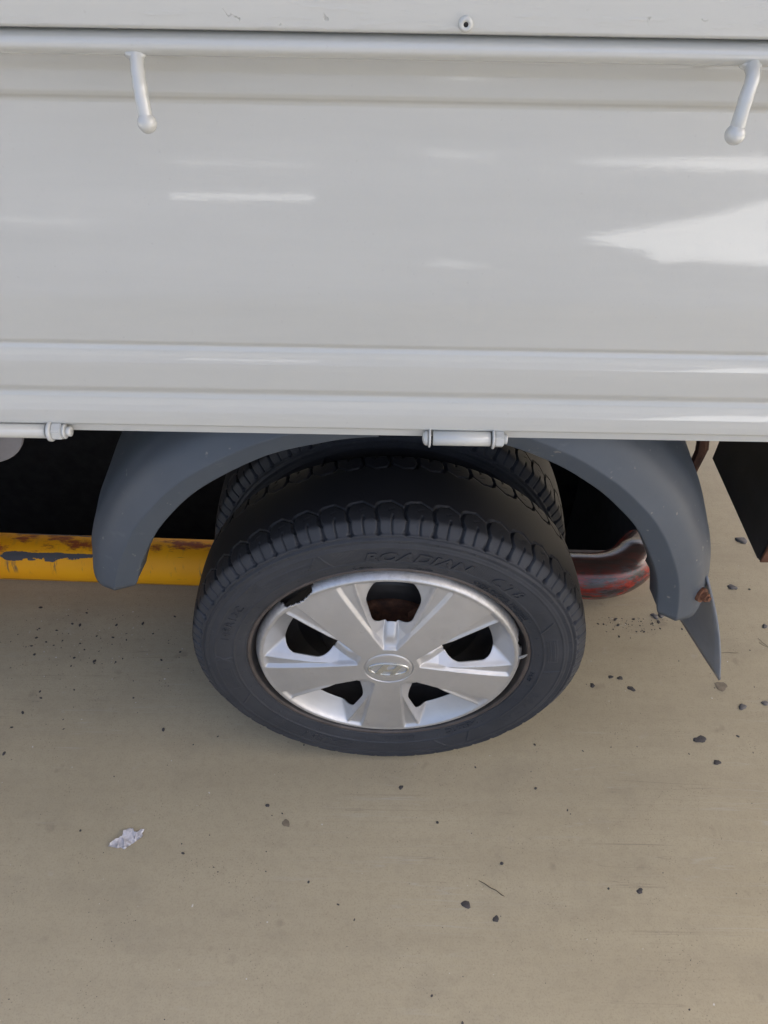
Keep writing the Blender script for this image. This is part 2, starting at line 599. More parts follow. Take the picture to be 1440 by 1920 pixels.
pts.append((pts[-1][0] + .045 * math.cos(R(48)), pts[-1][1] + .045 * math.sin(R(48)), PR + .001))
tube_bm(bm, pts, PR, 40)
link('elbow', bm_mesh(bm), 'red', pipe, label='dark red scuffed bend at the end of the pipe')

# ------------------------------------------------------------------ truck
truck = bpy.data.objects.new('truck', None)
sc.collection.objects.link(truck)
truck.location = (0, 0, -.016)          # child coordinates are measured from 16 mm below the floor
truck['label'] = 'pale grey truck bed side with a silver capped rear wheel and dark plastic fenders'
truck['category'] = 'truck'

# side gate: pressed steel panel, drawn as a profile (y, z)
prof = [(-.040, 1.0245), (-.0625, 1.0235), (-.0600, 1.0116), (-.0582, .9990), (-.0570, .9965), (-.0535, .9938), (-.0530, .9910), (-.0530, .8098),
        (-.0503, .8056), (-.0522, .8022), (-.0537, .7968), (-.0544, .7905), (-.0546, .7840), (-.0546, .7650), (-.0500, .7578),
        (-.0522, .7530), (-.0540, .7468), (-.0550, .7400), (-.0555, .7330), (-.0556, .7262), (-.0545, .7240), (-.048, .7236), (-.03, .7236)]
rads = [0, .004, .012, .008, .004, .004, .004, .006, .003, .02, .02, .02, .02, .006, .004, .02, .02, .02, .02, .002, .001, .001, 0]
gp = fillet(prof, rads, 8)
gate = link('side_gate', extrude_x(gp, -1.7, 1.5, 60, .0007), 'paint', truck)
# rail tube under the top rail
tp = [(-.0795 + .0115 * math.cos(a), 1.0331 + .0073 * math.sin(a)) for a in np.linspace(PI * .45, PI * 1.6, 20)]
link('rail_tube', extrude_x(tp, -1.7, 1.5, 40, .0008), 'paint', gate)
# top rail: flattened box section
rp = fillet([(-.05, 1.0405), (-.086, 1.0405), (-.0925, 1.0425), (-.0925, 1.0640), (-.082, 1.0760), (-.03, 1.0780), (-.03, 1.0405)], [0, .001, .003, .010, .010, .004, 0], 6)
link('top_rail', extrude_x(rp, -1.7, 1.5, 60, .0015), 'rail', gate)
# inner face and flange that closes the panel
link('inner_panel', box_mesh((-1.7, -.040, .7245), (1.5, -.0305, 1.040), .001), 'paint', gate, smooth=False)
# bed sill under the gate
sill = link('bed_sill', box_mesh((-1.7, -.0495, .7120), (1.5, .06, .7226), .0015), 'paint', truck, smooth=False)
# paint-filled rivet
rv = link('rivet', lathe([(r_ * .58, y_ * .6) for r_, y_ in ((.0, .0), (.0022, .0), (.0024, -.0036), (.0046, -.0042), (.0062, -.0036), (.0072, -.0012), (.0076, .002))], 28, (.0319, -.0925, 1.0475), flip=True), 'rail', gate)
link('rivet_hole', lathe([(.0, -.0021), (.0014, -.0021)], 20, (.0319, -.0925, 1.0475), flip=True), 'hole', gate)


def hook(path, rad, ball):
    bm = bmesh.new()
    pts = []
    pp = [Vector(p) for p in path]
    for i in range(len(pp) - 1):          # Catmull-Rom through the bend points
        p0, p1, p2, p3 = pp[max(i - 1, 0)], pp[i], pp[i + 1], pp[min(i + 2, len(pp) - 1)]
        for k in range(8):
            u = k / 8
            pts.append(.5 * ((2 * p1) + (-p0 + p2) * u + (2 * p0 - 5 * p1 + 4 * p2 - p3) * u * u + (-p0 + 3 * p1 - 3 * p2 + p3) * u ** 3))
    pts.append(pp[-1])
    rr = [rad * (1 + .25 * math.exp(-((i) / 3.0) ** 2) + .09 * noise.noise(p * 420)) for i, p in enumerate(pts)]
    tube_bm(bm, pts, rr, 18)
    c = pp[-1]
    res = bmesh.ops.create_uvsphere(bm, u_segments=22, v_segments=14, radius=ball)
    for v in res['verts']:
        v.co = v.co * (1 + .05 * noise.noise(v.co * 150)) + c
    # weld bead
    w = pp[0] + Vector((0, -.002, -.001))
    res = bmesh.ops.create_uvsphere(bm, u_segments=18, v_segments=10, radius=rad * 1.45)
    for v in res['verts']:
        v.co = Vector((v.co.x * 1.15, v.co.y * .8, v.co.z * .62)) * (1 + .18 * noise.noise(v.co * 260)) + w
    return bm_mesh(bm)


link('rope_hook', hook([(-.1612, -.0840, 1.0290), (-.1600, -.0930, 1.0215), (-.1585, -.1005, 1.0100), (-.1566, -.1060, .9958)], .0042, .0058), 'paint', gate)
link('rope_hook', hook([(.2032, -.0840, 1.0290), (.2022, -.0960, 1.0240), (.1996, -.1020, 1.0135), (.1982, -.1060, .9952)], .0042, .0060), 'paint', gate)


# hinges along the bottom edge
def hex_mesh(x0, x1, r, c, rot=.2):
    bm = bmesh.new()
    for x, k in ((x0, 1.0), (x1, 1.0)):
        for i in range(6):
            a = i * PI / 3 + rot
            bm.verts.new((x, c[0] + r * math.cos(a), c[1] + r * math.sin(a)))
    bm.verts.ensure_lookup_table()
    for i in range(6):
        bm.faces.new([bm.verts[j] for j in (i, (i + 1) % 6, 6 + (i + 1) % 6, 6 + i)])
    bm.faces.new([bm.verts[i] for i in range(6)])
    bm.faces.new([bm.verts[i] for i in range(11, 5, -1)])
    return bm_mesh(bm, .0008, 2)


HY, HZ = -.0570, .7172
def ring(x0, x1, r, b=.0008):
    return [(x0, .0), (x0, r - b), (x0 + b * .6, r), (x1 - b * .6, r), (x1, r - b), (x1, .0)]

hb = link('hinge', lathe_x(ring(.0330, .0850, .0069), 40, (0, HY, HZ)), 'paint', gate)
link('bolt_head', lathe_x([(.0235, .0), (.0237, .0025), (.0247, .0052), (.0265, .0068), (.0285, .0070), (.0285, 0)], 32, (0, HY, HZ)), 'bolt', gate)
link('washer', lathe_x(ring(.0290, .0312, .0088), 36, (0, HY, HZ)), 'bolt', gate)
link('washer', lathe_x(ring(.0862, .0884, .0092), 36, (0, HY, HZ)), 'bolt', gate)
link('nut', hex_mesh(.0887, .0968, .0079, (HY, HZ)), 'bolt', gate, smooth=False)
link('bolt_end', lathe_x(ring(.0968, .1003, .0046), 24, (0, HY, HZ)), 'bolt', gate)
HZ2 = .7174
link('hinge', lathe_x(ring(-.62, -.3150, .0066), 40, (0, HY, HZ2)), 'paint', gate)
link('washer', lathe_x(ring(-.3128, -.3093, .0094), 36, (0, HY, HZ2)), 'bolt', gate)
link('nut', hex_mesh(-.3093, -.3000, .0082, (HY, HZ2), .45), 'bolt', gate, smooth=False)
link('washer', lathe_x(ring(-.2998, -.2972, .0068), 30, (0, HY, HZ2)), 'bolt', gate)
link('bolt_end', lathe_x(ring(-.2972, -.2925, .0046), 24, (0, HY, HZ2)), 'bolt', gate)

# underbody
link('bed_floor', box_mesh((-1.7, .06, .705), (1.5, 1.62, .735), .002), 'under', truck, smooth=False)
link('chassis_rail', box_mesh((-1.7, .47, .52), (1.5, .54, .70), .004), 'steel', truck, smooth=False)
link('chassis_rail', box_mesh((-1.7, 1.06, .52), (1.5, 1.13, .70), .004), 'steel', truck, smooth=False)
bm = bmesh.new()
tube_bm(bm, [(0, .05, .28), (0, .5, .28), (0, .62, .28), (0, .80, .28), (0, .98, .28), (0, 1.1, .28), (0, 1.55, .28)], [.045, .045, .055, .12, .055, .045, .045], 24)
link('axle', bm_mesh(bm), 'steel', truck)
link('underbed_light_block', box_mesh((-1.7, .10, .17), (-.86, .45, .66), .03, 4), 'under', truck)  # two added unseen boxes that block low light from reaching under the bed
link('underbed_light_block', box_mesh((-1.7, .56, .20), (-.86, 1.5, .66), .03, 4), 'under', truck)
sp_ = bmesh.new()
for k in range(4):
    tube_bm(sp_, [(-.55 + .04 * k, .425, .46 - .012 * k), (-.25, .425, .385 - .012 * k), (0, .425, .355 - .012 * k), (.25, .425, .385 - .012 * k), (.55 - .04 * k, .425, .46 - .012 * k)], .010, 8)
link('leaf_spring', bm_mesh(sp_), 'steel', truck)

# black steel box hanging behind the rear fender
tb = link('tool_box', box_mesh((.4530, .0420, .450), (1.5, .2380, .7125), .003), 'steel', truck, smooth=False)
link('front_plate', box_mesh((.4545, .0385, .452), (1.5, .0417, .7100), .0008), 'rustbox', tb, smooth=False, label='rusty brown front plate')

# grey rounded bracket at the front edge of the picture
bm = bmesh.new()
ol = [(-.372, .715), (-.3725, .676)] + [(-.425 + .052 * math.cos(a), .672 + .046 * math.sin(a)) for a in np.linspace(0, -PI / 2, 10)] + [(-.47, .626), (-.47, .715)]
vb = [bm.verts.new((x, .0, z)) for x, z in ol]
f = bm.faces.new(vb)
r_ = bmesh.ops.extrude_face_region(bm, geom=[f])
for v in r_['geom']:
    if isinstance(v, bmesh.types.BMVert):
        v.co.y += .006
br = link('tank_bracket', bm_mesh(bm, .001, 1), 'plate', truck, smooth=False)
link('clamp_band', lathe([(.040, -.004), (.046, -.006), (.048, .0), (.046, .006), (.040, .004)], 40, (-.4535, -.012, .665)), 'fender', br)


# ------------------------------------------------------------------ fenders
def fender(side, cxz, prof, a_end, a_top, rnd):
    """arch sheet; prof [(r, y)]; side -1 front, +1 rear; angles from vertical in degrees"""
    pr = np.array(fillet(prof, [0, .004, .0035] + [.05] * (len(prof) - 4) + [0], 7))
    seg = np.r_[0, np.cumsum(np.hypot(*np.diff(pr, axis=0).T))]
    n = 70
    width = .100                                    # rounded tongue width measured along the profile
    P = np.zeros((n, len(pr), 3))
    for j, (r_, y) in enumerate(pr):
        q = min(1, max(0, (seg[j] - .022) / (width - .022)))
        cut = rnd * (1 - math.sqrt(max(0, 1 - abs(2 * q - 1) ** 3.0)))
        cut += .0085 * math.exp(-((seg[j] - .050) / .014) ** 2)
        if seg[j] > width:
            cut = rnd + (seg[j] - width) * .5
        ae = R(a_end) - cut / .36
        for i in range(n):
            u = i / (n - 1)
            a = R(a_top) + (ae - R(a_top)) * u
            wob = .0012 * noise.noise((a * 6, y * 9, side))
            P[i, j] = (cxz[0] + side * (r_ + wob) * math.sin(a), y, cxz[1] + (r_ + wob) * math.cos(a))
    me = grid_mesh(P, flip=side < 0)
    o = link('fender', me, 'fender', truck)
    s = o.modifiers.new('thick', 'SOLIDIFY'); s.thickness = .0028; s.offset = -1
    return o


pl = [(.304, .004), (.3075, -.0205), (.3310, -.0295), (.3560, -.0150), (.3710, .015), (.3760, .060), (.3780, .12), (.3790, .32)]
fl = fender(-1, (0, .38), pl, 77.5, 3, .034)
fl['label'] = 'shorter plastic fender ahead of the wheel'
pr_ = [(.313, .004), (.3165, -.0205), (.3385, -.0295), (.3680, -.0150), (.3860, .015), (.3930, .060), (.3950, .12), (.3960, .32)]
fr = fender(1, (.006, .38), pr_, 84.5, 9, .036)
fr['label'] = 'longer plastic fender behind the wheel with a bolt'


# mud flap and its bolt behind the rear fender
def flap():
    nu, nv = 14, 20
    A0 = Vector((.3720, -.004, .470)); B0 = Vector((.4560, -.001, .2545))
    P = np.zeros((nu, nv, 3))
    for i in range(nu):
        u = i / (nu - 1)                      # 0 outer edge .. 1 inner edge
        for j in range(nv):
            v = j / (nv - 1)
            p = A0.lerp(B0, v)
            # outer edge bows outwards, the sheet runs inwards and forwards
            bow = .006 * math.sin(PI * v)
            x = p.x + bow - u * (.012 + .052 * v) - .012 * math.sin(PI * u * .5) * v
            y = p.y + u * .17
            z = p.z + u * (.0 + .055 * v)
            P[i, j] = (x, y, z)
    return grid_mesh(P)

fo = link('mud_flap', flap(), 'flap', truck)
s = fo.modifiers.new('thick', 'SOLIDIFY'); s.thickness = .003; s.offset = 0
bolt_c = Vector((.3755, -.0035, .4385)).lerp(Vector((-.0097, -.5995, 1.1557)), .020)
bm = bmesh.new()
bn = Vector((.55, -.80, .22)).normalized()
tube_bm(bm, [bolt_c - bn * .004, bolt_c + bn * .0015], .0090, 24)
tube_bm(bm, [bolt_c + bn * .0015, bolt_c + bn * .0075], .0058, 6)
tube_bm(bm, [bolt_c + bn * .0075, bolt_c + bn * .0105], .0032, 12)
link('bolt', bm_mesh(bm), 'rust', fr, smooth=False, label='rusty bolt')
# rusty bracket that carries the rear fender
bm = bmesh.new()
pp = [(.345, .12, .69), (.350, .12, .66), (.356, .12, .63), (.366, .12, .605), (.368, .12, .585), (.372, .12, .565), (.370, .12, .53)]
for k in range(len(pp) - 1):
    tube_bm(bm, [pp[k], pp[k + 1]], [.007 + .003 * random.random(), .006 + .004 * random.random()], 7)
link('fender_bracket', bm_mesh(bm), 'rustdark', truck, smooth=False)

# ------------------------------------------------------------------ tyre
AX = Vector((0, 0, .28))
TR = .2680


def tyre_profile():
    """control points (r, y) from the outer bead over the tread to the inner bead"""
    c = [(.1790, .0240), (.1830, .0150), (.1865, .0075), (.1930, .0020), (.2050, -.0020), (.2200, -.0040), (.2340, -.0040), (.2450, -.0025), (.2505, .0000),
         (.2565, .0045), (.2618, .0090), (.2640, .0120), (.2650, .0160), (.2665, .0280), (.2676, .0440), (.2680, .0660)]
    mir = [(r_, .132 - y) for r_, y in c[:-1]][::-1]
    pts = c + mir
    # Catmull-Rom densified
    out = []
    P = [Vector(p) for p in pts]
    for i in range(len(P) - 1):
        p0, p1, p2, p3 = P[max(i - 1, 0)], P[i], P[i + 1], P[min(i + 2, len(P) - 1)]
        L = (p2 - p1).length
        step = .00105 if p1.y < .115 else .004
        k = max(2, int(L / step))
        for q in range(k):
            u = q / k
            w = .5 * ((2 * p1) + (-p0 + p2) * u + (2 * p0 - 5 * p1 + 4 * p2 - p3) * u * u + (-p0 + 3 * p1 - 3 * p2 + p3) * u ** 3)
            out.append((w.x, w.y))
    out.append(tuple(pts[-1]))
    return np.array(out)


TP = tyre_profile()
# arc length measured from the shoulder ring
dl = np.hypot(*np.diff(TP, axis=0).T)
TS = np.r_[0, np.cumsum(dl)]
i_ring = int(np.argmin(np.abs(TP[:len(TP) // 2, 0] - .2505)))
TT = TS - TS[i_ring]
T_END = TT[len(TT) - 1 - int(np.argmin(np.abs(TP[::-1][:len(TP) // 2, 0] - .2505)))]   # far shoulder ring
half = len(TP) // 2


def side_y(r_):
    """outer sidewall surface at radius r"""
    a = TP[:i_ring + 2]
    return float(np.interp(r_, a[:, 0], a[:, 1]))


def seg_dist(px, py, a, b):
    ax, ay = a; bx, by = b
    dx, dy = bx - ax, by - ay
    L2 = dx * dx + dy * dy
    t_ = np.clip(((px - ax) * dx + (py - ay) * dy) / L2, 0, 1)
    return np.hypot(px - ax - t_ * dx, py - ay - t_ * dy), t_


def sstep(e0, e1, x):
    t_ = np.clip((x - e0) / (e1 - e0), 0, 1)
    return t_ * t_ * (3 - 2 * t_)


def build_tyre():
    NP = 50                                  # pitches round the tyre
    per = 34
    N = NP * per
    pitch = 2 * PI * TR / NP
    th = np.linspace(0, 2 * PI, N, endpoint=False)
    s = th * TR
    # s runs anticlockwise seen from outside (towards -x at the top): flip so + is to the right at the top
    s = -s
    nrm = np.zeros_like(TP)
    d = np.gradient(TP, axis=0)
    nrm[:, 0] = -d[:, 1]; nrm[:, 1] = d[:, 0]
    nrm /= np.linalg.norm(nrm, axis=1)[:, None]
    if nrm[half, 0] < 0:
        nrm = -nrm
    H = np.zeros((N, len(TP)))
    # tread pattern: (phase, arc length) polylines, half width, depth
    big = [(.0, .001), (.0010, .0175), (-.0016, .0210), (-.0026, .0325), (.0004, .0400), (.0030, .0420), (.0160, .0440)]
    bw = [.0020, .0017, .0018, .0017, .0015, .0012, .0009]
    boot = [[(-.0032, .0018), (-.0004, .0062)], [(.0036, .0018), (.0006, .0062)]]
    sipe = [(pitch * .5, .0015), (pitch * .5 - .0006, .0150), (pitch * .5 + .0006, .0235)]
    small = [(pitch * .5 - .004, .031), (pitch * .5 + .002, .0335)]
    cols = np.where((TT > -.004) & (TT < T_END + .004))[0]
    for far in (False, True):
        ss = (s if not far else -s + pitch * .37)
        ph = np.mod(ss + pitch / 2, pitch) - pitch / 2
        for j in cols:
            t_ = TT[j] if not far else T_END - TT[j]
            if t_ < -.003 or t_ > .054:
                continue
            h = np.zeros(N)
            for sh in (-pitch, 0, pitch):
                px = ph + sh
                for k in range(len(big) - 1):
                    dd, tt = seg_dist(px, np.full(N, t_), big[k], big[k + 1])
                    w = bw[k] + (bw[k + 1] - bw[k]) * tt
                    dep = (.0055, .0062, .0062, .0058, .0048, .0042)[k]
                    h = np.maximum(h, dep * (1 - sstep(w - .0004, w + .0004, dd)))
                dd, tt = seg_dist(px, np.full(N, t_), (.0160, .0440), (pitch - .0030, .0340))
                h = np.maximum(h, .0026 * (1 - sstep(.0003, .0011, dd)))
                for bt in boot:
                    dd, tt = seg_dist(px, np.full(N, t_), bt[0], bt[1])
                    h = np.maximum(h, .0022 * (1 - sstep(.0006, .0015, dd)))
                for k in range(2):
                    dd, tt = seg_dist(px, np.full(N, t_), sipe[k], sipe[k + 1])
                    h = np.maximum(h, .0030 * (1 - sstep(.0005, .0013, dd)))
                dd, tt = seg_dist(px, np.full(N, t_), small[0], small[1])
                h = np.maximum(h, .0006 * (1 - sstep(.0004, .0012, dd)))
            H[:, j] = np.minimum(H[:, j], -h)
    # shoulder blocks slightly uneven, worn edges
    for j in cols:
        t_ = TT[j]
        if -.001 < t_ < .03:
            blk = np.floor((s / pitch) * 2 + .25).astype(int) % (2 * NP)
            rnd = np.array([math.sin(b * 12.9898) * 43758.5453 % 1 for b in range(2 * NP)])
            H[:, j] += (rnd[blk] - .5) * .0005
    # side wall mouldings
    ang = np.degrees(th)
    ang = np.where(ang > 180, ang - 360, ang)
    rj = TP[:, 0]
    for j in range(0, i_ring + 3):
        r_ = rj[j]
        h = np.zeros(N)
        def rib(r0, w, amp):
            return amp * math.exp(-((r_ - r0) / w) ** 2)
        h += rib(.2502, .0010, .0014) + rib(.2472, .0009, -.0020) + rib(.2444, .0009, .0012) + rib(.2400, .0008, -.0009)
        h += rib(.2335, .0008, .0012) + rib(.2078, .0009, .0015) + rib(.1925, .0008, .0011)
        x = r_ * np.cos(th); z = r_ * np.sin(th)
        H[:, j] += h
        # moulded outline frames: list of (r, deg) polylines
        def pl_(r0, a0, r1, a1):
            return ((r0 * math.cos(R(a0)), r0 * math.sin(R(a0))), (r1 * math.cos(R(a1)), r1 * math.sin(R(a1))))
        lines = []
        for base, sgn in ((0, 1), (180, 1)):
            lines += [pl_(.2310, base - 1.5, .2100, base - 3.0), pl_(.2290, base + 25.8, .2085, base + 21.2)]
            for q in range(5):
                rr = .2135 + q * .0027
                for a in range(4, 16, 2):
                    lines.append(pl_(rr, base + a, rr, base + a + 2))
        for q in range(4):
            rr = .2150 + q * .0030
            for a in range(117 - q, 133, 2):
                lines.append(pl_(rr, a, rr, a + 2))
        lines += [pl_(.2300, 113.0, .2180, 116.0), pl_(.2180, 116, .2150, 120), pl_(.2310, 111.5, .2090, 109.0), pl_(.2300, 135, .2220, 138)]
        lines += [pl_(.2320, a, .2320, a + 3) for a in range(138, 176, 3)]
        lines += [pl_(.2320, 176, .2120, 180), pl_(.2310, -58, .2100, -54), pl_(.2310, -66, .2100, -70)]
        e = np.zeros(N)
        for a, b in lines:
            dd, _ = seg_dist(x, z, a, b)
            e = np.maximum(e, 1 - sstep(.0003, .0012, dd))
        H[:, j] += .0011 * e
        # vent nibs
        for k in range(34):
            a = k * 360 / 34 + 3.1
            for r0 in (.2425, .2010):
                if abs(r_ - r0) < .002:
                    aa = R(a + (4 if r0 < .22 else 0))
                    dd = np.hypot(x - r0 * math.cos(aa), z - r0 * math.sin(aa))
                    H[:, j] += .0012 * (1 - sstep(.0004, .0013, dd))
    rad = TP[None, :, 0] + nrm[None, :, 0] * H
    yy = TP[None, :, 1] + nrm[None, :, 1] * H
    P = np.stack([np.cos(th)[:, None] * rad, yy, np.sin(th)[:, None] * rad], -1)
    # contact patch: flattened on the floor, side wall bulges a little
    lim = -(.28 - .016 - .0012)
    low = P[..., 2] < lim
    P[..., 2] = np.where(low, lim + (P[..., 2] - lim) * .05, P[..., 2])
    bul = np.clip((-.17 - P[..., 2]) / .09, 0, 1)
    P[..., 1] += np.where(P[..., 1] < .066, -1, 1) * .0025 * bul
    return grid_mesh(P, wrap_u=True, flip=False)


tyre_me = build_tyre()
wheel_prof = [(.1905, .0060), (.1915, .0040), (.1895, .0022), (.1860, .0030), (.1835, .0090), (.1800, .0150), (.1700, .0200), (.1610, .0280), (.1590, .0480), (.1560, .0620), (.1300, .0700), (.1050, .0640), (.0980, .0560), (.0850, .0540), (.0500, .0540), (.0480, .0400), (.0440, .0300), (.0300, .0260), (.0, .0250)]
wp = fillet(wheel_prof, .003, 3)
wheel = link('wheel', lathe(wp, 128, flip=True), 'rim', truck, label='outer rear wheel with silver cap')
wheel.location = AX
link('tyre', tyre_me, 'rubber', wheel)
link('rim_flange', lathe([(.1805, .0150), (.1838, .0085), (.1862, .0026), (.1893, .0016), (.1915, .0034), (.1908, .0058)], 128, flip=True), 'flange', wheel)
link('hub', lathe(fillet([(.072, .0535), (.071, .0480), (.052, .0440), (.047, .0240), (.036, .0205), (.0, .0200)], .003, 3), 64, flip=True), 'rustdark', wheel)
for k in range(5):
    a = R(90 + 36 + 72 * k)
    bm = bmesh.new()
    c = Vector((.0610 * math.cos(a), 0, .0610 * math.sin(a)))
    tube_bm(bm, [c + Vector((0, .052, 0)), c + Vector((0, .030, 0))], .0115, 6)
    tube_bm(bm, [c + Vector((0, .030, 0)), c + Vector((0, .022, 0))], .0065, 12)
    link('wheel_nut', bm_mesh(bm), 'rust', wheel, smooth=False)
# inner wheel of the pair
w2 = link('wheel', wheel.data, None, truck, smooth=False, label='dark inner wheel of the pair')
w2.location = AX + Vector((0, .178, 0))
link('tyre', tyre_me, None, w2, smooth=False)


# ------------------------------------------------------------------ hub cap
CAP_ROT = 88.0                 # direction of the first window, degrees
PA, ROUT = R(36), .1805


def build_cap():
    nr, nt = 150, 1080
    rs = np.linspace(.0335, ROUT, nr)
    th = np.linspace(0, 2 * PI, nt, endpoint=False)
    Rr, Th = np.meshgrid(rs, th, indexing='ij')
    loc = np.mod(Th - R(CAP_ROT) + PA, 2 * PA) - PA
    u = Rr * loc                                       # tangential distance from the window axis
    sw = np.interp(Rr, [.03, .042, .15, .18], [.0150, .0165, .0280, .033])
    a = Rr * PA - sw - np.abs(u)                       # depth inside the window pocket from the spoke edge
    def smin(x, y, k):
        h = np.clip(.5 + .5 * (y - x) / k, 0, 1)
        return y * (1 - h) + x * h - k * h * (1 - h)
    # spoke flank: rolled edge, shallow facet up to a crease, then a steep side
    fac = np.clip((Rr - .068) / .095, 0, 1) * .0215 + .0015
    a1 = np.clip(a, 0, None)
    lip = .0052 * sstep(0, .0045, a1)
    crease = -.0024 * np.exp(-((a1 - fac) / .0030) ** 2) * np.clip((Rr - .07) / .03, 0, 1)
    steep = np.clip(a1 - fac, 0, None) * 1.05
    side = lip + np.clip(crease, -.003, 0) + steep
    # ramp from the hub, with a rounded ridge down the middle
    v = Rr - .0415
    ridge = np.exp(-(u / (.0078 + .06 * np.clip(Rr - .045, 0, 1))) ** 4)
    ramp = np.clip(v, 0, None) * .62 + .003 * sstep(0, .003, v)
    ramp = ramp - .0050 * ridge * sstep(.004, .02, v)
    # bowl up to the rim
    w = .1690 - Rr
    bowl = .0270 * np.clip(w / .029, 0, 1.6) ** .75
    D = smin(side, ramp, .0022)
    D = smin(D, bowl, .0035)
    D = np.where((a > 0) & (Rr > .0415) & (Rr < .169), np.clip(D, 0, .0290), 0)
    # base shape: domed face, rolled rim
    base = -.0090 + .0085 * (Rr / .165) ** 2
    base += .0120 * np.clip((Rr - .172) / (ROUT - .172), 0, 1) ** 2
    lip2 = -.0012 * np.exp(-((Rr - .1735) / .003) ** 2)
    Y = base + D + lip2
    # window opening: signed measure, negative inside
    uc = np.abs(u)
    hw = .0300 + .26 * (Rr - .110)
    e1 = uc - hw
    e2 = .0735 - Rr
    e3 = Rr - .1425
    # rounded corners
    q1 = np.maximum(e1 + .025, 0); q2 = np.maximum(e2 + .025, 0)
    f_in = np.hypot(q1, q2) + np.minimum(np.maximum(e1 + .025, e2 + .025), 0) - .025
    q1 = np.maximum(e1 + .017, 0); q3 = np.maximum(e3 + .017, 0)
    f_out = np.hypot(q1, q3) + np.minimum(np.maximum(e1 + .017, e3 + .017), 0) - .017
    f = np.maximum(f_in, f_out)
    # ridge end bulges into the opening
    f = np.maximum(f, .0022 * np.exp(-(u / .010) ** 2) - (Rr - .0738))
    # broken bite in the rim, upper left, and a small one on the right
    def bite(deg, hwid, dep, jag, seed):
        da = (np.mod(np.degrees(Th) - deg + 180, 360) - 180) / hwid
        ed = ROUT - dep * np.clip(1 - np.abs(da) ** 2.2, -1, 1) + jag * np.sin(Th * 130 + seed) + jag * .7 * np.sin(Th * 311 + seed)
        return np.where(np.abs(da) < 1.0, ed - Rr, 1.0)     # negative = broken off
    g = np.minimum(bite(131, 9.5, .0115, .0010, 0), bite(14, 5.5, .0045, .0006, 2))
    F = np.minimum(f, g)
    # pull vertices next to the openings on to the edge
    inside = F < 0
    keepf = None
    X = Rr * np.cos(Th); Z = Rr * np.sin(Th)
    gr = np.gradient(f, rs, axis=0)
    gt = np.gradient(f, th[1] - th[0], axis=1) / Rr
    gl = gr ** 2 + gt ** 2 + 1e-9
    near = np.abs(f) < .0014
    mv_r = np.where(near & (f < 0), -f * gr / gl, 0)
    mv_t = np.where(near & (f < 0), -f * gt / gl, 0)
    R2 = Rr + mv_r
    T2 = Th + mv_t / Rr
    F2 = np.where(near, 1.0, f)
    F2 = np.minimum(F2, np.where(g < -.0006, -1, 1))
    ok = F2 > 0
    okf = ok & np.roll(ok, -1, 1)
    keep = okf[:-1] & okf[1:]
    P = np.stack([R2 * np.cos(T2), Y, R2 * np.sin(T2)], -1)
    return grid_mesh(P, wrap_v=True, keep=keep)


cap = link('hub_cap', build_cap(), 'cap', wheel)
s = cap.modifiers.new('thick', 'SOLIDIFY'); s.thickness = .0022; s.offset = -1
# centre badge
def face_y(r_):
    return -.0090 + .0085 * (r_ / .165) ** 2
link('centre_badge', lathe([(.0, -.0096), (.015, -.0095), (.0295, -.0092), (.0315, -.0086), (.0322, -.0070), (.0330, -.0070), (.0336, -.0086)], 96, flip=True), 'cap', wheel)
# badge emblem: oval ring with a slanted letter
bm = bmesh.new()
n = 64
ring_pts = []
for i in range(n):
    a = 2 * PI * i / n
    ring_pts.append(Vector((.0262 * math.cos(a), -.0099, .0128 * math.sin(a))))
rings = []
for i, p in enumerate(ring_pts):
    d = (ring_pts[(i + 1) % n] - ring_pts[i - 1]).normalized()
    nx = Vector((d.z, 0, -d.x))
    wv = .0013 + .0007 * abs(math.cos(2 * PI * i / n))
    rings.append([bm.verts.new(p + nx * (wv * math.cos(b)) + Vector((0, -.0013 * math.sin(b), 0))) for b in np.linspace(0, 2 * PI, 10, endpoint=False)])
for i in range(n):
    A, B = rings[i], rings[(i + 1) % n]
    for k in range(10):
        bm.faces.new((A[k], A[(k + 1) % 10], B[(k + 1) % 10], B[k]))
def plate(poly, y0=-.0092, y1=-.0112):
    lo = [bm.verts.new((x, y0, z)) for x, z in poly]
    hi = [bm.verts.new((x * 1.0, y1, z)) for x, z in poly]
    bm.faces.new(hi)
    for k in range(len(poly)):
        bm.faces.new((lo[k], lo[(k + 1) % len(poly)], hi[(k + 1) % len(poly)], hi[k]))
plate([(-.0185, -.0088), (-.0118, -.0110), (-.0062, -.0040), (-.0030, .0010), (.0010, .0118), (-.0062, .0122), (-.0110, .0030)])
plate([(.0020, -.0120), (.0085, -.0116), (.0128, -.0030), (.0190, .0088), (.0120, .0110), (.0075, .0030), (.0050, -.0040)])
plate([(-.0066, -.0045), (.0000, -.0042), (.0052, -.0042), (.0082, .0030), (.0020, .0006), (-.0034, .0016)], -.0092, -.0109)
link('emblem', bm_mesh(bm, 0), 'emblem', wheel, smooth=False)
# torn rim flap on the right-hand edge of the cap
bm = bmesh.new()
tube_bm(bm, [(.1755, .002, .0150), (.1790, -.001, .0215), (.1815, -.004, .0290), (.1822, -.006, .0335)], [.0024, .0020, .0013, .0005], 6)
link('torn_flap', bm_mesh(bm), 'cap', wheel, smooth=False)


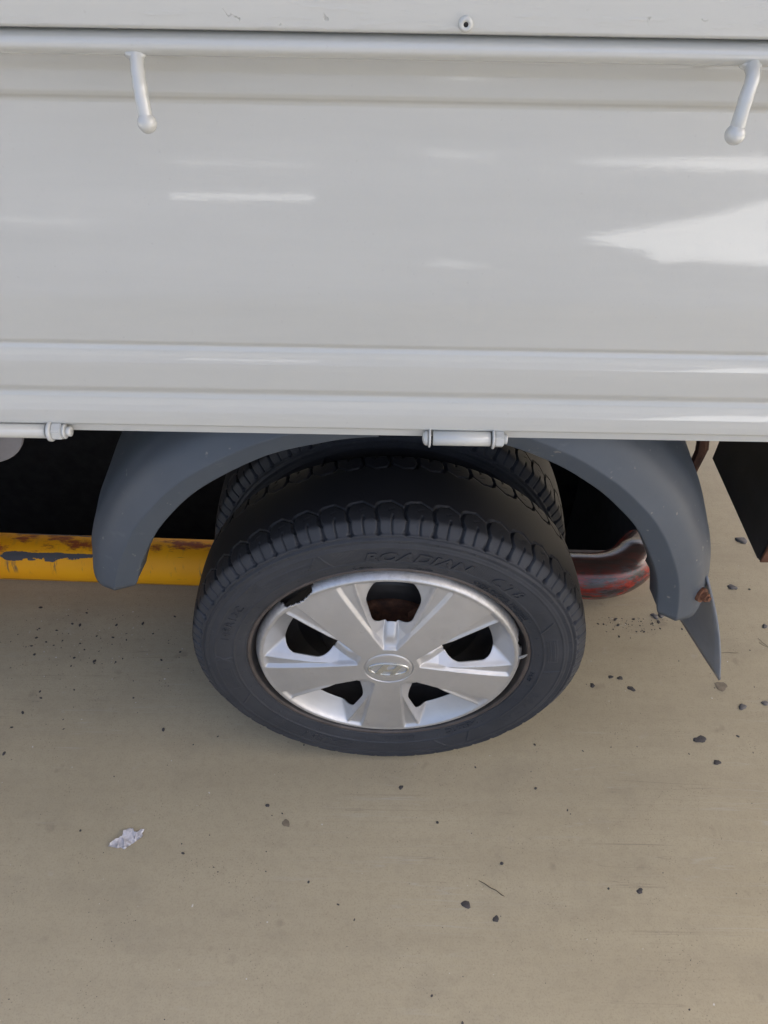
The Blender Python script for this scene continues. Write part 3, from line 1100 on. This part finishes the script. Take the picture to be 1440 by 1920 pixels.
# ------------------------------------------------------------------ lettering moulded on the side wall
def arc_text(body, size, a_mid, r_base, height=.0007, shear=0.0, space=1.0, bold=0.0, width=1.0):
    cu = bpy.data.curves.new('t', 'FONT')
    cu.body = body
    cu.size = size
    cu.shear = shear
    cu.space_character = space
    cu.align_x = 'CENTER'
    cu.extrude = height / 2
    cu.offset = bold
    cu.resolution_u = 3
    o = bpy.data.objects.new('t', cu)
    sc.collection.objects.link(o)
    dg = bpy.context.evaluated_depsgraph_get()
    ev = o.evaluated_get(dg)
    me = ev.to_mesh()
    vs_ = []
    for v in me.vertices:
        r_ = r_base + v.co.y
        a = R(a_mid) - v.co.x * width / (r_base + size * .35)
        y = side_y(r_) - (v.co.z + height * .45)
        vs_.append((r_ * math.cos(a), y, r_ * math.sin(a)))
    fs = [tuple(p.vertices) for p in me.polygons]
    ev.to_mesh_clear()
    bpy.data.objects.remove(o)
    bpy.data.curves.remove(cu)
    return vs_, fs

for args in (
    dict(body='ROADIAN', size=.0205, a_mid=82.0, r_base=.2115, height=.0016, shear=.25, bold=.0006, width=1.32, space=1.05),
    dict(body='CT8', size=.0205, a_mid=50.0, r_base=.2110, height=.0016, shear=.2, width=1.25, space=1.2),
    dict(body='145R13C', size=.0150, a_mid=157.0, r_base=.2155, height=.0013, width=1.25, space=1.15),
    dict(body='NEXEN', size=.0205, a_mid=-112.0, r_base=.2140, height=.0016, bold=.0006, width=1.35, space=1.1),
    dict(body='ROADIAN', size=.0170, a_mid=-28.0, r_base=.2130, height=.0004, shear=.25, width=1.2),
    dict(body='STEEL RADIAL TUBELESS', size=.0080, a_mid=45.0, r_base=.1965, height=.0013, width=1.2),
    dict(body='MAX LOAD 560 kg 450 kPa', size=.0070, a_mid=43.0, r_base=.1895, height=.0013, width=1.2),
    dict(body='88/86R 8PR', size=.0080, a_mid=-85.0, r_base=.1950, height=.0013, width=1.4),
    dict(body='145R13C', size=.0100, a_mid=-55.0, r_base=.1940, height=.0013, width=1.5),
    dict(body='DOT', size=.0075, a_mid=-8.0, r_base=.1950, height=.0013, width=1.3),
    dict(body='RADIAL', size=.0060, a_mid=100.0, r_base=.1935, height=.0008, width=1.2),
    dict(body='TUBELESS', size=.0060, a_mid=80.0, r_base=.1935, height=.0008, width=1.2),
):
    v_, f_ = arc_text(**args)
    link('lettering', from_data(v_, f_), 'rubber', wheel, smooth=False)

# ------------------------------------------------------------------ things lying on the floor
def crumb(size, seed, elong=1.0, rot=0.0, h=.25, mat='chip'):
    rnd = random.Random(seed)
    n = 14
    ph = [rnd.random() * 6.28 for _ in range(3)]
    verts, faces = [], []
    rr = []
    for k in range(n):
        a = 2 * PI * k / n
        rr.append(1 + .16 * math.sin(2 * a + ph[0]) + .12 * math.sin(3 * a + ph[1]) + .10 * math.sin(5 * a + ph[2]) + .08 * (rnd.random() - .5))
    for lv, (sr, z) in enumerate(((1.0, 0.0), (.96, .35), (.72, .8), (.36, 1.0))):
        for k in range(n):
            a = 2 * PI * k / n
            x = sr * rr[k] * math.cos(a) * elong; y = sr * rr[k] * math.sin(a)
            x, y = x * math.cos(rot) - y * math.sin(rot), x * math.sin(rot) + y * math.cos(rot)
            verts.append((x * size / 2, y * size / 2, size * h * z * (1 + .25 * (rnd.random() - .5)) + .0003))
    for lv in range(3):
        for k in range(n):
            faces.append((lv * n + k, lv * n + (k + 1) % n, (lv + 1) * n + (k + 1) % n, (lv + 1) * n + k))
    faces.append(tuple(3 * n + k for k in range(n)))
    return from_data(verts, faces)


CR = [  # x, y, size, elongation, rotation, material, label
    (.114, -.217, .0115, 1.0, .3, 'chip', 'larger of the two dark crumbs near the dry twig on the floor'),
    (.154, -.235, .0090, .9, 1.2, 'chip', 'smaller round dark crumb near the dry twig on the floor'),
    (.024, -.048, .0070, 1.0, 2.0, 'chip', 'lone dark crumb on the floor just below the tyre'),
    (.513, .043, .0125, 1.7, 0.0, 'chip', 'long jagged dark crumb, biggest on the floor right of the tyre'),
    (.529, .003, .0095, 1.2, .5, 'chip', 'star shaped dark crumb nearer the camera than the long jagged one'),
    (.421, .137, .0100, 1.3, -.5, 'chip', 'ragged dark crumb right of the tyre, rightmost in a loose row of four'),
    (.355, .142, .0085, 1.0, .2, 'chip', 'oval dark crumb closest to the tyre tread on the right'),
    (.390, .160, .0075, 1.1, .4, 'chip', 'small dark crumb second from the tyre in a loose row'),
    (.406, .158, .0085, 1.1, 1.0, 'chip', 'pinched dark crumb third from the tyre in a loose row'),
    (.602, .105, .0115, 1.2, .2, 'stone', 'rounded grey stone chip below and right of the mud flap tip'),
    (.643, .113, .0100, 1.1, .8, 'stone', 'grey stone chip at the right edge of the picture'),
    (.499, .295, .0115, 1.2, -1.0, 'stone', 'left one of a pair of grey stone chips under the rear fender'),
    (.512, .297, .0110, 1.2, .0, 'stone', 'right one of a pair of grey stone chips under the rear fender'),
    (.725, .495, .0170, 1.5, .1, 'stone', 'grey stone chip beside the black steel box'),
    (.667, .369, .0120, 1.6, -.6, 'stone', 'slanting grey stone chip right of the rear fender'),
    (.361, -.195, .0075, 1.2, .4, 'chip', 'tiny ragged dark crumb right of the twig on the open floor'),
    (.698, .276, .0090, 1.2, .4, 'stone', 'small grey stone chip right of the mud flap'),
    (-.495, .253, .0060, .7, .1, 'chip', 'squarish dark crumb in the shade under the yellow pipe'),
]
for k, (x, y, sz, el, ro, mt, lab) in enumerate(CR):
    o = link('stone_chip' if mt == 'stone' else 'rubber_crumb', crumb(sz, 40 + k, el, ro, .16 if mt == 'stone' else .07), mt)
    o.location = (x, y, 0)
    o['label'] = lab
    o['category'] = 'stone chip' if mt == 'stone' else 'crumb'
    o['group'] = 'chips scattered on the floor'

# torn white flake stuck to the floor
def flake():
    n = 26
    out = [(-.027, -.010), (-.024, -.004), (-.017, .000), (-.013, .003), (-.012, .009), (-.006, .012), (-.001, .012), (.001, .008), (.005, .007), (.009, .011), (.014, .011),
           (.012, .006), (.014, .003), (.011, -.001), (.006, -.004), (.004, -.006), (-.001, -.009), (-.005, -.013), (-.011, -.011), (-.015, -.012), (-.020, -.011)]
    bm = bmesh.new()
    vs_ = [bm.verts.new((x * 1.15, y * 1.25, .0006)) for x, y in out]
    bm.faces.new(vs_)
    bmesh.ops.triangulate(bm, faces=bm.faces)
    bmesh.ops.subdivide_edges(bm, edges=bm.edges, cuts=4, use_grid_fill=True)
    for v in bm.verts:
        q = Vector((v.co.x * 260, v.co.y * 260, 0))
        v.co.z = .0006 + .0042 * abs(noise.noise(q)) + .0026 * abs(noise.noise(q * 2.3))
    return bm_mesh(bm)
o = link('paint_flake', flake(), 'white', label='crumpled white flake stuck to the floor at lower left', category='flake')
o.location = (-.372, -.134, 0)

# two old brown stains soaked into the coating
for sx, sy, sz, el in ((-.148, -.107, .013, .8), (.578, .145, .016, 1.5)):
    me = crumb(sz, int(sx * 1000), el, .2, .012)
    o = link('stain', me, 'stain', floor)
    o.location = (sx, sy, 0)
bm = bmesh.new()
tw = [Vector((.134, -.185, .0012)), Vector((.142, -.189, .0014)), Vector((.150, -.1945, .0012)), Vector((.158, -.198, .0013)), Vector((.1645, -.2035, .0011)), Vector((.1685, -.2055, .001))]
tube_bm(bm, tw, [.0004, .0006, .0006, .0005, .0006, .0003], 6)
link('twig', bm_mesh(bm), 'twig', label='thin dark dry twig lying on the floor', category='twig')

# fine hairs near the mud flap
bm = bmesh.new()
rnd = random.Random(5)
for k in range(5):
    x, y = .60 + rnd.random() * .12, .15 + rnd.random() * .12
    a = rnd.random() * 6.28
    pts = []
    for i in range(10):
        pts.append((x, y, .0005))
        a += (rnd.random() - .5) * .7
        x += math.cos(a) * .006; y += math.sin(a) * .005
    tube_bm(bm, pts, .00025, 4)
link('floor_fibres', bm_mesh(bm), 'hair', kind='stuff', label='fine dark fibres on the floor by the mud flap', category='fibres')


# grit too small to pick apart
def grit(n, seed, lo, hi, mat, name, label, clusters=()):
    rnd = random.Random(seed)
    bm = bmesh.new()
    for k in range(n):
        if clusters and rnd.random() < .45:
            c = rnd.choice(clusters)
            x, y = rnd.gauss(c[0], c[2]), rnd.gauss(c[1], c[3])
        else:
            x, y = rnd.uniform(-.85, 1.0), rnd.uniform(-.42, .85)
        if PITL < x < PITX + .12 and y > .29:
            continue
        s_ = lo * (hi / lo) ** (rnd.random() ** 2.4)
        res = bmesh.ops.create_icosphere(bm, subdivisions=1, radius=s_ / 2)
        a = rnd.random() * 6.28
        el = 1 + .9 * rnd.random()
        for v in res['verts']:
            q = v.co.copy()
            q.x *= el; q.z *= .35
            q *= 1 + .25 * (rnd.random() - .5)
            v.co = Vector((q.x * math.cos(a) - q.y * math.sin(a) + x, q.x * math.sin(a) + q.y * math.cos(a) + y, q.z + s_ * .12))
    return link(name, bm_mesh(bm), mat, kind='stuff', label=label, category='grit', smooth=False)

grit(760, 3, .0010, .0055, 'chip', 'dark_grit', 'fine dark grit strewn over the floor', [(-.55, .2, .12, .06), (.45, .29, .05, .02)])
grit(420, 9, .0008, .0030, 'pale', 'pale_grit', 'fine pale grit strewn over the floor', [(-.5, .24, .14, .05), (.45, .30, .04, .012)])
